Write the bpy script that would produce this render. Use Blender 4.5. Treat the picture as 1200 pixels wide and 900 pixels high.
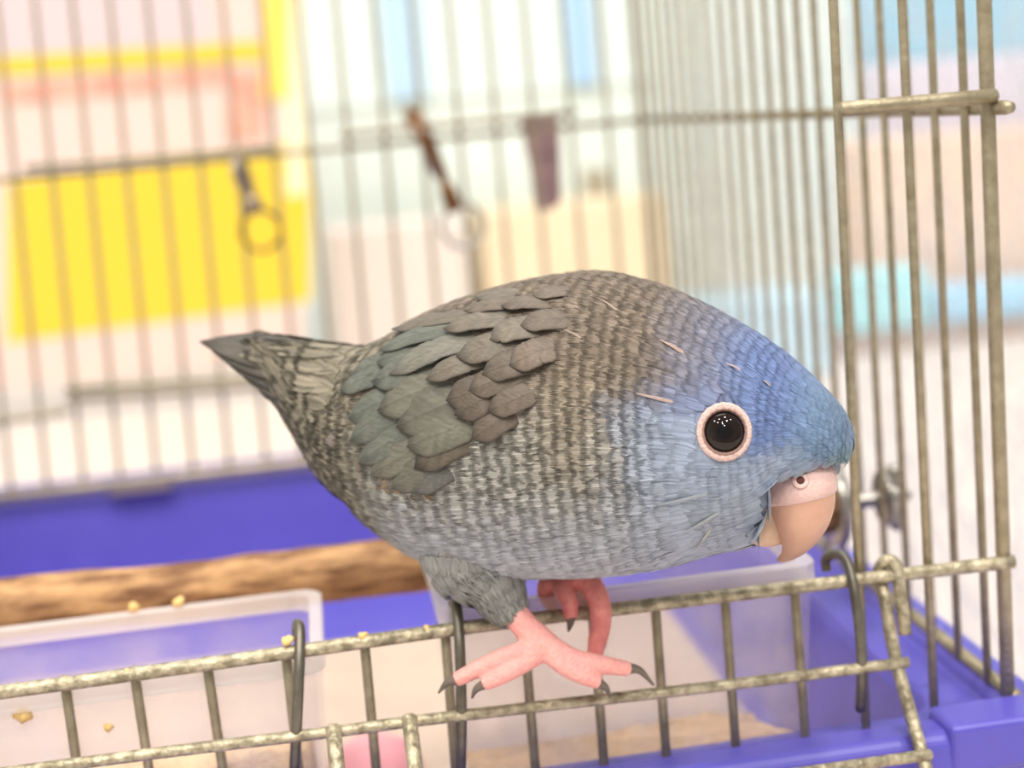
import bpy, bmesh, math, random
import numpy as np
from mathutils import Vector, Matrix, noise
from mathutils.bvhtree import BVHTree

random.seed(7); rng = np.random.default_rng(7)
for o in list(bpy.data.objects): bpy.data.objects.remove(o, do_unlink=True)
scene = bpy.context.scene
col = scene.collection

# ------------------------------------------------------------------ camera
FPX = 1853.86
yaw, pitch, roll = 0.1164, 0.1694, -0.0912
CAM = np.array([-0.1183, -0.2664, 0.0884])
_rt = np.array([math.cos(yaw), -math.sin(yaw), 0.0])
FW = np.array([math.sin(yaw)*math.cos(pitch), math.cos(yaw)*math.cos(pitch), -math.sin(pitch)])
_up = np.cross(_rt, FW)
RT = _rt*math.cos(roll) + _up*math.sin(roll)
UP = -_rt*math.sin(roll) + _up*math.cos(roll)
cd = bpy.data.cameras.new('camera'); cam = bpy.data.objects.new('camera', cd); col.objects.link(cam)
cd.sensor_fit = 'HORIZONTAL'; cd.sensor_width = 36.0; cd.lens = FPX*36/1200
cd.clip_start = 0.01; cd.clip_end = 50
M = Matrix.Identity(4)
for i in range(3):
    M[i][0] = RT[i]; M[i][1] = UP[i]; M[i][2] = -FW[i]; M[i][3] = CAM[i]
cam.matrix_world = M
cd.dof.use_dof = True; cd.dof.focus_distance = 0.252; cd.dof.aperture_fstop = 11.5
scene.camera = cam

def ray(u, v): return FW + RT*(u-600)/FPX - UP*(v-450)/FPX
def at(u, v, ax, val):
    """the point of plane ax = val (metres) that a pixel of the 1200x900 photo looks at"""
    d = ray(u, v); i = 'xyz'.index(ax); return Vector(CAM + d*(val-CAM[i])/d[i])

# ------------------------------------------------------------------ world, lights, exposure
w = bpy.data.worlds.new('world'); scene.world = w; w.use_nodes = True
bg = w.node_tree.nodes['Background']; bg.inputs[0].default_value = (1.0, 0.985, 0.965, 1); bg.inputs[1].default_value = .50
scene.view_settings.view_transform = 'Standard'; scene.view_settings.look = 'None'
scene.view_settings.gamma = 1; scene.view_settings.use_curve_mapping = False
scene.view_settings.exposure = 0.12
def disk_light(name, loc, target, size, power, color=(1, .95, .88)):
    l = bpy.data.lights.new(name, 'AREA'); l.shape = 'DISK'; l.size = size; l.energy = power; l.color = color
    o = bpy.data.objects.new(name, l); col.objects.link(o); o.location = loc
    o.rotation_euler = (Vector(target)-Vector(loc)).to_track_quat('-Z', 'Y').to_euler(); return o
for k, (x, y) in enumerate([(-.75, -.75), (-.35, -.95), (.1, -.85), (-.9, -.25), (-.45, -.4), (.05, -.3), (.5, -.6), (-.2, -1.3)]):
    disk_light('ceiling_spot_light', (x, y, 1.25), (x*.4-.06, y*.3, 0), .06, 3.7)
disk_light('shop_ceiling_panel_light', (-.1, .65, 1.6), (-.1, .8, 0), 1.0, 12, (1, .98, .95))

# ------------------------------------------------------------------ materials
def lin(c):
    f = lambda x: x/12.92 if x <= .04045 else ((x+.055)/1.055)**2.4
    return tuple(f(x/255) for x in c)
def mat(name, rgb, rough=.5, metal=0, spec=.5, noise_amt=0, noise_scale=300, rgb2=None, bump=0, bump_scale=400, coat=0, sss=0, trans=0, stretch=None):
    m = bpy.data.materials.new(name); m.use_nodes = True
    nt = m.node_tree; b = nt.nodes['Principled BSDF']
    b.inputs['Base Color'].default_value = (*lin(rgb), 1); b.inputs['Roughness'].default_value = rough
    b.inputs['Metallic'].default_value = metal; b.inputs['Specular IOR Level'].default_value = spec
    b.inputs['Coat Weight'].default_value = coat
    if sss:
        b.inputs['Subsurface Weight'].default_value = sss; b.inputs['Subsurface Radius'].default_value = (.004, .0015, .001); b.inputs['Subsurface Scale'].default_value = .5
    if rgb2 is not None or bump:
        tc = nt.nodes.new('ShaderNodeTexCoord'); src = tc.outputs['Object']
        if stretch:
            mp = nt.nodes.new('ShaderNodeMapping'); mp.inputs['Scale'].default_value = stretch; nt.links.new(src, mp.inputs['Vector']); src = mp.outputs['Vector']
    if rgb2 is not None:
        n = nt.nodes.new('ShaderNodeTexNoise'); n.inputs['Scale'].default_value = noise_scale; n.inputs['Detail'].default_value = 5; n.inputs['Roughness'].default_value = .65
        nt.links.new(src, n.inputs['Vector'])
        r = nt.nodes.new('ShaderNodeValToRGB'); r.color_ramp.elements[0].position = .5-noise_amt; r.color_ramp.elements[1].position = .5+noise_amt
        r.color_ramp.elements[0].color = (*lin(rgb), 1); r.color_ramp.elements[1].color = (*lin(rgb2), 1)
        nt.links.new(n.outputs['Fac'], r.inputs['Fac']); nt.links.new(r.outputs['Color'], b.inputs['Base Color'])
    if bump:
        n2 = nt.nodes.new('ShaderNodeTexNoise'); n2.inputs['Scale'].default_value = bump_scale; n2.inputs['Detail'].default_value = 4
        nt.links.new(src, n2.inputs['Vector'])
        bp = nt.nodes.new('ShaderNodeBump'); bp.inputs['Strength'].default_value = bump; bp.inputs['Distance'].default_value = .001
        nt.links.new(n2.outputs['Fac'], bp.inputs['Height']); nt.links.new(bp.outputs['Normal'], b.inputs['Normal'])
    return m
def clear_mat(name, rgb, fac, rough=.25, bump=0, bump_scale=60, smudge=0):
    """see-through plastic: part transparent, part milky surface"""
    m = mat(name, rgb, rough, bump=bump, bump_scale=bump_scale); nt = m.node_tree
    out = nt.nodes['Material Output']; b = nt.nodes['Principled BSDF']
    tr = nt.nodes.new('ShaderNodeBsdfTransparent'); tr.inputs[0].default_value = (.985, .985, .99, 1)
    mx = nt.nodes.new('ShaderNodeMixShader'); mx.inputs[0].default_value = fac
    nt.links.new(tr.outputs[0], mx.inputs[1]); nt.links.new(b.outputs[0], mx.inputs[2]); nt.links.new(mx.outputs[0], out.inputs['Surface'])
    if smudge:
        tc = nt.nodes.new('ShaderNodeTexCoord'); n = nt.nodes.new('ShaderNodeTexNoise'); n.inputs['Scale'].default_value = 90; n.inputs['Detail'].default_value = 6
        nt.links.new(tc.outputs['Object'], n.inputs['Vector'])
        mr = nt.nodes.new('ShaderNodeMapRange'); mr.inputs[1].default_value = .35; mr.inputs[2].default_value = .75
        mr.inputs[3].default_value = fac-smudge; mr.inputs[4].default_value = fac+smudge
        nt.links.new(n.outputs['Fac'], mr.inputs[0]); nt.links.new(mr.outputs[0], mx.inputs[0])
    return m
def attr_mat(name, rough=.75, sheen=.25, spec=.2):
    m = mat(name, (128, 128, 128), rough, spec=spec); nt = m.node_tree; b = nt.nodes['Principled BSDF']
    a = nt.nodes.new('ShaderNodeAttribute'); a.attribute_name = 'plume'
    nt.links.new(a.outputs['Color'], b.inputs['Base Color']); b.inputs['Sheen Weight'].default_value = sheen
    b.inputs['Sheen Roughness'].default_value = .4
    return m

WIRE = mat('galvanised_wire', (146, 134, 108), .42, .5, rgb2=(176, 164, 138), noise_amt=.18, noise_scale=260, bump=.25, bump_scale=900)
WIRE_DIRTY = mat('dirty_wire', (142, 132, 108), .5, .6, rgb2=(206, 194, 166), noise_amt=.12, noise_scale=420, bump=.6, bump_scale=700)
WIRE_DARK = mat('dark_hook_wire', (128, 122, 110), .42, .7, rgb2=(98, 92, 82), noise_amt=.2, noise_scale=300)
STEEL = mat('steel', (170, 165, 158), .3, .9)
BRASS = mat('aged_brass', (158, 112, 70), .3, .85, rgb2=(96, 66, 48), noise_amt=.15, noise_scale=250)
BLUE = mat('blue_plastic', (88, 80, 184), .36, 0, .5, rgb2=(96, 88, 190), noise_amt=.3, noise_scale=40)
PAPER = mat('liner_paper', (206, 184, 166), .8, rgb2=(196, 174, 156), noise_amt=.3, noise_scale=60)
BARK = mat('perch_wood', (118, 78, 48), .75, rgb2=(206, 160, 110), noise_amt=.11, noise_scale=280, bump=.8, bump_scale=240, stretch=(.2, 1, 1))
CUP = clear_mat('milky_plastic', (242, 232, 236), .19, .3, bump=.05, bump_scale=200, smudge=.08)
CUP_RIM = clear_mat('milky_plastic_rim', (246, 236, 232), .5, .3)
FOOD = mat('feed_mash', (238, 192, 136), .85, rgb2=(248, 214, 170), noise_amt=.15, noise_scale=600, bump=.8, bump_scale=900)
CRUMB = mat('crumb', (236, 190, 110), .85, rgb2=(246, 214, 150), noise_amt=.2, noise_scale=900)
PINK = mat('pink_plastic', (244, 168, 176), .5)

# ------------------------------------------------------------------ mesh helpers
def link(name, me, m=None, parent=None, smooth=True):
    o = bpy.data.objects.new(name, me); col.objects.link(o)
    if m: me.materials.append(m)
    if smooth and len(me.polygons): me.polygons.foreach_set('use_smooth', [True]*len(me.polygons))
    if parent: o.parent = parent
    return o
def mesh(name, verts, faces, m=None, parent=None, smooth=True):
    me = bpy.data.meshes.new(name); me.from_pydata([tuple(v) for v in verts], [], faces); me.update()
    return link(name, me, m, parent, smooth)
def empty(name, loc, label, cat, group=None):
    o = bpy.data.objects.new(name, None); col.objects.link(o); o.location = loc; o.empty_display_size = .01
    tag(o, label, cat, group); return o
def tag(o, label, cat, group=None):
    o['label'] = label; o['category'] = cat
    if group: o['group'] = group
    return o
def structure(o): o['kind'] = 'structure'; return o
def crom(pts, n):
    """Catmull-Rom through points (any dimension) -> n per span"""
    P = np.array(pts, float); out = []
    for i in range(len(P)-1):
        p0 = P[max(i-1, 0)]; p1 = P[i]; p2 = P[i+1]; p3 = P[min(i+2, len(P)-1)]
        if i == 0: p0 = 2*p1-p2
        if i+2 > len(P)-1: p3 = 2*p2-p1
        for k in range(n):
            t = k/n
            out.append(.5*((2*p1)+(-p0+p2)*t+(2*p0-5*p1+4*p2-p3)*t*t+(-p0+3*p1-3*p2+p3)*t**3))
    out.append(P[-1]); return np.array(out)
def tube_geo(pts, rad, seg=8, cap=True):
    pts = [Vector(p) for p in pts]; n = len(pts)
    rad = [rad]*n if not hasattr(rad, '__len__') else list(rad)
    T = [(pts[min(i+1, n-1)]-pts[max(i-1, 0)]).normalized() for i in range(n)]
    a = T[0].orthogonal().normalized(); V = []; F = []
    for i in range(n):
        a = (a - T[i]*a.dot(T[i])).normalized(); b = T[i].cross(a)
        for k in range(seg):
            ang = 2*math.pi*k/seg; V.append(pts[i]+(a*math.cos(ang)+b*math.sin(ang))*rad[i])
    for i in range(n-1):
        for k in range(seg):
            k2 = (k+1) % seg; F.append((i*seg+k, i*seg+k2, (i+1)*seg+k2, (i+1)*seg+k))
    if cap:
        F.append(tuple(range(seg-1, -1, -1))); F.append(tuple(range((n-1)*seg, n*seg)))
    return V, F
def tube(name, pts, rad, m, parent=None, seg=8):
    V, F = tube_geo(pts, rad, seg); return mesh(name, V, F, m, parent)
def loc_tube(name, pts, rad, m, parent, seg=8):
    """tube given in world coordinates, stored relative to its unrotated parent"""
    off = parent.matrix_basis.translation if parent else Vector((0, 0, 0))
    if parent and parent.parent: off = off + parent.parent.matrix_basis.translation
    return tube(name, [Vector(p)-off for p in pts], rad, m, parent, seg)
def bev_wire(a, b, r):
    """straight wire with slightly rounded ends"""
    a = Vector(a); b = Vector(b); d = (b-a).normalized()
    return [a, a+d*r*.35, a.lerp(b, .33), a.lerp(b, .66), b-d*r*.35, b], [r*.6, r, r, r, r, r*.6]
def wire(name, a, b, r, m, parent, seg=8):
    p, rr = bev_wire(a, b, r); return loc_tube(name, p, rr, m, parent, seg)
def box_geo(lo, hi):
    (x0, y0, z0), (x1, y1, z1) = lo, hi
    V = [(x, y, z) for x in (x0, x1) for y in (y0, y1) for z in (z0, z1)]
    F = [(0, 1, 3, 2), (4, 6, 7, 5), (0, 4, 5, 1), (2, 3, 7, 6), (0, 2, 6, 4), (1, 5, 7, 3)]
    return V, F
def box(name, lo, hi, m, parent=None, bevel=0, seg=2):
    V, F = box_geo(lo, hi); me = bpy.data.meshes.new(name); bm = bmesh.new()
    vs = [bm.verts.new(v) for v in V]
    for f in F: bm.faces.new([vs[i] for i in f])
    bmesh.ops.recalc_face_normals(bm, faces=bm.faces)
    if bevel: bmesh.ops.bevel(bm, geom=list(bm.edges), offset=bevel, segments=seg, affect='EDGES', profile=.5)
    bm.to_mesh(me); bm.free(); return link(name, me, m, parent, smooth=False)
def lathe_geo(prof, seg=24, axis='x', center=(0, 0, 0)):
    V = []; F = []; c = Vector(center)
    for (h, r) in prof:
        for k in range(seg):
            a = 2*math.pi*k/seg; p, q = r*math.cos(a), r*math.sin(a)
            V.append(c+(Vector((h, p, q)) if axis == 'x' else Vector((p, h, q)) if axis == 'y' else Vector((p, q, h))))
    n = len(prof)
    for i in range(n-1):
        for k in range(seg):
            k2 = (k+1) % seg; F.append((i*seg+k, i*seg+k2, (i+1)*seg+k2, (i+1)*seg+k))
    F.append(tuple(range(seg-1, -1, -1))); F.append(tuple(range((n-1)*seg, n*seg)))
    return V, F
def torus_pts(c, a, b, r, n=28):
    return [Vector(c)+Vector(a)*r*math.cos(2*math.pi*k/n)+Vector(b)*r*math.sin(2*math.pi*k/n) for k in range(n+1)]

# ------------------------------------------------------------------ the place: table and wall behind the cage
TZ = -0.088
table = box('shop_table', (-1.1, -.25, TZ-.03), (1.2, 1.02, TZ), mat('table_top', (236, 222, 212), .55, rgb2=(228, 214, 206), noise_amt=.3, noise_scale=8), bevel=.004)
tag(table, 'pale pinkish table top carrying the blue cage tray', 'table')
wall = structure(box('wall_back', (-1.8, 1.5, -1.0), (2.2, 1.55, 2.0), mat('wall_paint', (240, 246, 242), .7)))

structure(box('floor', (-1.8, -2.0, -.85), (2.2, 1.55, -.80), mat('floor_vinyl', (206, 198, 190), .5)))
structure(box('wall_left', (-1.85, -2.0, -.80), (-1.8, 1.55, 2.0), mat('wall_paint_left', (232, 240, 236), .7)))
structure(box('wall_right', (2.2, -2.0, -.80), (2.25, 1.55, 2.0), mat('wall_paint_right', (232, 240, 236), .7)))
def upright(u0, u1, v0, v1, y, th=.012):
    """box facing the camera standing at depth y, spanning pixels u0..u1, v0..v1 -> lo, hi"""
    vm = (v0+v1)/2; um = (u0+u1)/2
    x0 = at(u0, vm, 'y', y).x; x1 = at(u1, vm, 'y', y).x; z1 = at(um, v0, 'y', y).z; z0 = at(um, v1, 'y', y).z
    return (x0, y, z0), (x1, y+th, z1)
def stand(lo, hi): return (lo[0], lo[1], TZ), hi

# yellow poster board on the table, leaning left edge out of view
YP = .80
pm = {'y': mat('poster_yellow', (238, 206, 56), .6), 'p': mat('poster_pink', (240, 214, 196), .6, rgb2=(234, 208, 204), noise_amt=.25, noise_scale=25),
      'l': mat('poster_lilac', (222, 202, 204), .6), 'r': mat('poster_red', (240, 150, 130), .6, rgb2=(244, 190, 168), noise_amt=.1, noise_scale=55),
      'o': mat('poster_gold', (252, 222, 100), .6)}
po = empty('poster_board', (at(170, 300, 'y', YP).x, YP, TZ), 'yellow and pink printed poster board standing behind the cage', 'poster')
def sheet(name, u0, v0, u1, v1, m, layer, slope=-.10):
    """printed area of the board: a thin sheet whose corners follow the board's tilt"""
    off = Vector(po.location); y = YP-.0006*layer
    q = []
    for (u, v) in ((u0, v0), (u1, v0), (u1, v1), (u0, v1)): q.append(at(u, v+slope*(u-u0), 'y', y))
    V = [p-off for p in q]+[p-off+Vector((0, .0005 if layer else .006, 0)) for p in q]
    F = [(0, 1, 2, 3), (7, 6, 5, 4), (0, 4, 5, 1), (1, 5, 6, 2), (2, 6, 7, 3), (3, 7, 4, 0)]
    return mesh(name, V, F, m, po, smooth=False)
sheet('backing_board', -120, -60, 356, 470, pm['p'], 0, -.11)
sheet('yellow_print', 8, 214, 364, 402, pm['y'], 1, -.14)
sheet('lilac_print', -120, -40, 248, 84, pm['l'], 1, -.06)
sheet('gold_stripe', -120, 74, 330, 96, pm['y'], 2, -.06)
sheet('red_print', 0, 98, 262, 122, pm['r'], 2, -.08)
sheet('red_block', 266, 84, 308, 166, pm['r'], 2, -.1)
sheet('gold_edge', 308, -40, 338, 118, pm['o'], 3, -.1)
sheet('pale_edge', 336, -40, 358, 230, mat('poster_pale', (248, 242, 206), .6), 2, -.1)

lo, hi = upright(352, 430, -90, 440, 1.0); 
lo = (lo[0], lo[1], TZ); b_ = tag(box('white_board', lo, (at(1010, 200, 'y', 1.0).x, hi[1], at(400, -120, 'y', 1.0).z), mat('mint_board', (238, 250, 244), .5), bevel=.003), 'pale mint display board standing behind the cage', 'board')
lo, hi = upright(448, 490, -110, 118, .985, .01); tag(box('blue_strip', lo, hi, mat('sky_blue', (196, 228, 252), .5), bevel=.002), 'wider light blue strip fixed to the mint board', 'strip')
lo, hi = upright(664, 690, -110, 100, .985, .01); tag(box('blue_strip', lo, hi, mat('sky_blue_deep', (178, 216, 252), .5), bevel=.002), 'narrow light blue strip fixed to the mint board', 'strip')
lo, hi = upright(352, 775, 109, 115, .996, .006); tag(box('shelf_rail', lo, hi, mat('rail_grey', (214, 220, 214), .5), bevel=.002), 'thin grey rail running across the mint board', 'rail')
lo, hi = upright(566, 786, 236, 350, .9, .08); tag(box('cardboard_box', *stand(lo, hi), mat('card', (248, 230, 198), .8, rgb2=(244, 222, 186), noise_amt=.3, noise_scale=20), bevel=.004), 'tan cardboard box standing before the mint board', 'box')
lo, hi = upright(384, 548, 262, 350, .88, .08); tag(box('white_carton', *stand(lo, hi), mat('carton', (232, 220, 210), .7), bevel=.004), 'off white carton between yellow poster and cardboard box', 'carton')
lo, hi = upright(690, 716, 196, 240, .93, .03); tag(box('grey_canister', lo, hi, mat('canister', (170, 160, 140), .6), bevel=.006), 'small grey canister on top of the tan cardboard box', 'canister')
# right of the cage: shelf with packages, seen blurred through the side wires
lo, hi = upright(930, 1420, 392, 410, .72, .22); hi = (hi[0], hi[1], TZ+.012); zs = hi[2]
tag(box('wooden_board', (lo[0], lo[1], TZ), hi, mat('board_wood', (176, 160, 150), .6), bevel=.002), 'grey brown board lying on the table under the packets', 'board')
def on_shelf(name, u0, u1, v0, y, rgb, label, cat, th=.05, rough=.5):
    lo, hi = upright(u0, u1, v0, 392, y, th); return tag(box(name, (lo[0], lo[1], zs), hi, mat(name+'_m', rgb, rough), bevel=.004), label, cat)
on_shelf('turquoise_packet', 986, 1092, 318, .73, (178, 238, 246), 'turquoise packet lying at the front of the wooden board', 'packet', .04)
on_shelf('blue_packet', 1100, 1300, 330, .73, (176, 222, 250), 'pale blue packet lying at the front of the wooden board', 'packet', .04)
on_shelf('peach_box', 1020, 1290, 152, .79, (246, 216, 196), 'tall peach box standing behind the packets on the wooden board', 'box', .06, .7)
on_shelf('lilac_box', 1030, 1330, 62, .87, (226, 222, 238), 'tallest lilac box at the back of the wooden board', 'box', .04, .7)
lo, hi = upright(800, 975, 352, 520, .66, .07); tag(box('aqua_box', *stand(lo, hi), mat('aqua', (200, 236, 252), .5), bevel=.005), 'aqua blue box standing on the table beside the cage back corner', 'box')
lo, hi = upright(1000, 1420, -140, 60, 1.2, .02); tag(box('hanging_banner', lo, hi, mat('blue_panel_m', (176, 226, 252), .5), bevel=.003), 'light blue hanging banner above the lilac box', 'banner')

# ------------------------------------------------------------------ cage tray (blue plastic base)
tray = empty('cage_tray', (-.12, .14, TZ), 'blue plastic cage tray with raised rim standing on the table', 'tray')
toff = Vector(tray.location)
X0, X1, Y0, Y1 = -.285, -.0005, -.003, .300
def ring_loop(x0, x1, y0, y1, z, r=.008, n=5):
    P = []
    for (cx, cy, a0) in ((x1-r, y0+r, -90), (x1-r, y1-r, 0), (x0+r, y1-r, 90), (x0+r, y0+r, 180)):
        for k in range(n+1):
            a = math.radians(a0+90*k/n); P.append(Vector((cx+r*math.cos(a), cy+r*math.sin(a), z))-toff)
    return P
def loops_mesh(name, loops, m, parent, close_first=False, close_last=False, smooth=False):
    n = len(loops[0]); V = [p for l in loops for p in l]; F = []
    for i in range(len(loops)-1):
        for k in range(n):
            k2 = (k+1) % n; F.append((i*n+k, i*n+k2, (i+1)*n+k2, (i+1)*n+k))
    if close_first: F.append(tuple(range(n-1, -1, -1)))
    if close_last: F.append(tuple(range((len(loops)-1)*n, len(loops)*n)))
    return mesh(name, V, F, m, parent, smooth)
def inset(d, z, r=.008): return ring_loop(X0+d, X1-d, Y0+d, Y1-d, z, r)
FZ = -.068
body = loops_mesh('tray_body', [inset(.004, TZ), inset(-.001, -.036), inset(-.0085, -.036, .014), inset(-.0092, -.0335, .014), inset(-.0088, -.0285, .014), inset(-.0070, -.0268, .013), inset(-.0010, -.0268), inset(.0006, -.0280),
                                inset(.0012, -.0300), inset(.0100, -.0302), inset(.0115, -.0330), inset(.018, FZ+.004), inset(.021, FZ)], BLUE, tray, True, True)
mod = body.modifiers.new('b', 'BEVEL'); mod.width = .0008; mod.segments = 2; mod.limit_method = 'ANGLE'; mod.angle_limit = .35
box('corner_block', tuple(Vector((-.0165, -.0128, -.0345))-toff), tuple(Vector((.0094, -.0015, -.0252))-toff), BLUE, tray, .0012, 3)
paper = box('paper_liner', (-.262, .02, FZ), (-.0225, .205, FZ+.0012), PAPER); tag(paper, 'cream paper liner lying on the tray floor', 'paper')

# ------------------------------------------------------------------ the cage
cage = empty('bird_cage', (-.13, .144, -.030), 'galvanised wire bird cage with its front door folded down', 'cage')
D = .2868; RZ = .0816; BZ = -.0265; TOP = .190; RV = .00085; RH = .00105; XL = -.272
def frontp(u, v): p = at(u, v, 'y', 0); return p
FRONT = {1: ((1060, 0), (1098, 835)), 2: ((979, 0), (1017, 845)), 3: ((934, 700), (945.7, 860)), 4: ((852, 710), (864, 873)), 5: ((770, 717), (782, 880)),
         6: ((697, 740), (709, 893)), 7: ((615, 740), (628, 897)), 8: ((523, 750), (532, 870)), 9: ((428, 762), (440, 890)), 10: ((336, 777), (345, 860)),
         11: ((243, 787), (255, 867)), 12: ((158, 800), (170, 880)), 13: ((76, 810), (88, 892))}
for k, (p, q) in FRONT.items():
    a, b = frontp(*p), frontp(*q)
    zt = TOP if k < 3 else .0006
    def atz(z): return a.lerp(b, (z-a.z)/(b.z-a.z))
    A, B = atz(-.0352), atz(zt); A.y = B.y = .0012
    wire('vertical_wire', A, B, .00088, WIRE, cage)
for k in range(14, 21):
    x = -.0131*k-.004; wire('vertical_wire', (x, .0012, -.0345), (x, .0012, .0006), .00088, WIRE, cage)
# corner posts
for x, y in ((0, .0004), (XL, .0004), (XL, D), (0, D)):
    tw = at(1157, 0, 'y', 0).x if (x == 0 and y < .1) else x
    wire('corner_post', (x, y, -.029), (tw, y, TOP), .0014 if y < .1 else .0012, WIRE, cage)
# front rails
bar = [at(u, v, 'y', 0) for u, v in ((-230, 838), (0, 810), (300, 769), (540, 735), (800, 703), (1040, 674), (1186, 657))]
for p in bar: p.y = -.0006
bar = [Vector(p) for p in crom([tuple(p) for p in bar], 6)]
bar.insert(0, Vector((XL-.001, -.0006, bar[0].z)))
loc_tube('front_rail', bar, .00125, WIRE_DIRTY, cage, 10)
a, b = at(984, 128, 'y', -.002), at(1169, 112, 'y', -.002); wire('upper_stub_rail', a, b, .0013, WIRE, cage, 10)
wire('bottom_rail', (XL, .0022, -.0350), (.001, .0022, -.0350), .0012, WIRE, cage)
wire('top_rail', (XL, 0, TOP), (0, 0, TOP), .0013, WIRE, cage)
# side wall (right): measured wire positions
SIDE = {1: 1131, 2: 1096, 4: 1037, 5: 1011, 7: 961, 8: 941, 9: 922, 10: 904, 11: 886, 12: 868, 13: 852, 14: 836}
ys = {n: at(u, 150, 'x', 0).y for n, u in SIDE.items()}
ys[3] = (ys[2]+ys[4])/2; ys[6] = (ys[5]+ys[7])/2; ys[0] = 0
step = (ys[14]-ys[7])/7; n = 14
while ys[n]+step < D-.004: ys[n+1] = ys[n]+step; n += 1
for k in sorted(ys):
    if k == 0: continue
    wire('vertical_wire', (0, ys[k], -.027), (0, ys[k], TOP), RV, WIRE, cage)
    wire('vertical_wire', (XL, ys[k], -.027), (XL, ys[k], TOP), RV, WIRE, cage)
sp = [at(1186, 133, 'x', .0015), at(1150, 133, 'x', .0015), at(1098, 134, 'x', .0015)]
loc_tube('side_rail', [(.0018, -.0058, RZ), (.0018, -.004, RZ), (.0018, .1, RZ), (.0018, .2, RZ), (.0018, D+.001, RZ)], [.0010, .0013, .0012, .0012, .0012], WIRE, cage, 10)
wire('side_bottom_rail', (.0012, -.001, BZ), (.0012, D, BZ), .0014, WIRE, cage)
wire('side_rail', (XL-.0018, -.004, RZ), (XL-.0018, D, RZ), .0012, WIRE, cage); wire('side_bottom_rail', (XL, -.001, BZ), (XL, D, BZ), .0014, WIRE, cage)
wire('top_rail', (0, 0, TOP), (0, D, TOP), .0013, WIRE, cage); wire('top_rail', (XL, 0, TOP), (XL, D, TOP), .0013, WIRE, cage); wire('top_rail', (XL, D, TOP), (0, D, TOP), .0013, WIRE, cage)
# back wall
for i in range(-6, 17):
    a, b = at(40+44.06*i, 0, 'y', D), at(97+43.2*i, 553, 'y', D)
    if a.x < XL+.004 or a.x > -.004: continue
    def atz(z): return a.lerp(b, (z-a.z)/(b.z-a.z))
    wire('vertical_wire', atz(-.029), atz(TOP), RV, WIRE, cage)
wire('back_rail', (XL, D+.0014, RZ), (.001, D+.0014, RZ), .0011, WIRE, cage)
wire('back_bottom_rail', (XL, D-.0010, BZ), (.001, D-.0010, BZ), .0022, WIRE, cage)
p = at(166, 577, 'y', D-.002); off = cage.location
box('rail_clip', tuple(Vector((p.x-.011, D-.0048, BZ-.0035))-off), tuple(Vector((p.x+.011, D-.001, BZ+.0022))-off), STEEL, cage, .0008)
a, b = at(78, 468, 'y', D-.002), at(300, 452, 'y', D-.002); b = a+(b-a)*1.6
for dz, r in ((0, .0013), (.0034, .0013)):
    wire('back_door_rail', a+Vector((0, 0, dz)), b+Vector((0, 0, dz)), r, WIRE, cage)
for (u0, v0, u1, v1) in ((30, 197, 325, 172), (398, 158, 676, 131)):
    wire('back_door_rail', at(u0, v0, 'y', D-.002), at(u1, v1, 'y', D-.002), .0012, WIRE, cage)
a, b = at(-10, 496, 'y', D-.002), at(80, 482, 'y', D-.002); wire('back_door_rail', a-(b-a), b, .0012, WIRE, cage)
# folded-down front door: hinge loop, side wire, cross wires
dn = bpy.data.objects.new('front_door', None); col.objects.link(dn); dn.parent = cage; dn.empty_display_size = .01
hx = at(1035, 665, 'y', 0).x
s1 = at(1050, 775, 'x', hx); s2 = at(1080, 882, 'x', hx); s3 = s2+(s2-s1)*1.8
def door_side(x, name='door_side_wire'):
    lp = [(x+.0024, -.0030, -.0105), (x+.0023, -.0022, -.005), (x+.0022, -.0008, .0012), (x+.0012, .0002, .0026), (x, .0008, .0018), (x-.0006, .0010, -.0008), (x-.0004, -.0012, -.0042), (x-.0004, -.0030, -.0095)]
    pts = [Vector(p) for p in crom(lp, 5)]+[Vector((x, s1.y, s1.z)), Vector((x, s2.y, s2.z)), Vector((x, s3.y, s3.z))]
    return loc_tube(name, pts, .0012, WIRE_DIRTY, dn, 10)
door_side(hx); door_side(-.262)
dd = (s2-s1)
cx1 = [Vector((hx+.0018, s1.y-.0012, s1.z))]+[at(u, v, 'y', s1.y-.0012) for u, v in ((850, 803), (640, 827), (478, 846), (388, 858), (80, 896))]
cx1.append(Vector((-.262, s1.y-.0012, cx1[-1].z)))
loc_tube('door_cross_wire', [Vector(p) for p in crom([tuple(p) for p in cx1], 4)], .00105, WIRE_DIRTY, dn, 10)
for t in (1, 1.9, 2.75):
    q = s1+dd*t; wire('door_cross_wire', (hx+.0014, q.y-.0012, q.z), (-.262, q.y-.0012, q.z), .00105, WIRE_DIRTY, dn, 10)
for u, v in ((480, 846), (391, 858)):
    q = at(u, v, 'y', s1.y-.002); q2 = Vector((q.x, s1.y-.002+(dd*2.75).y, q.z+(dd*2.75).z))
    wire('door_upright', q+Vector((0, .0004, .0012)), q2, .0014, WIRE_DIRTY, dn, 10)

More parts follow.
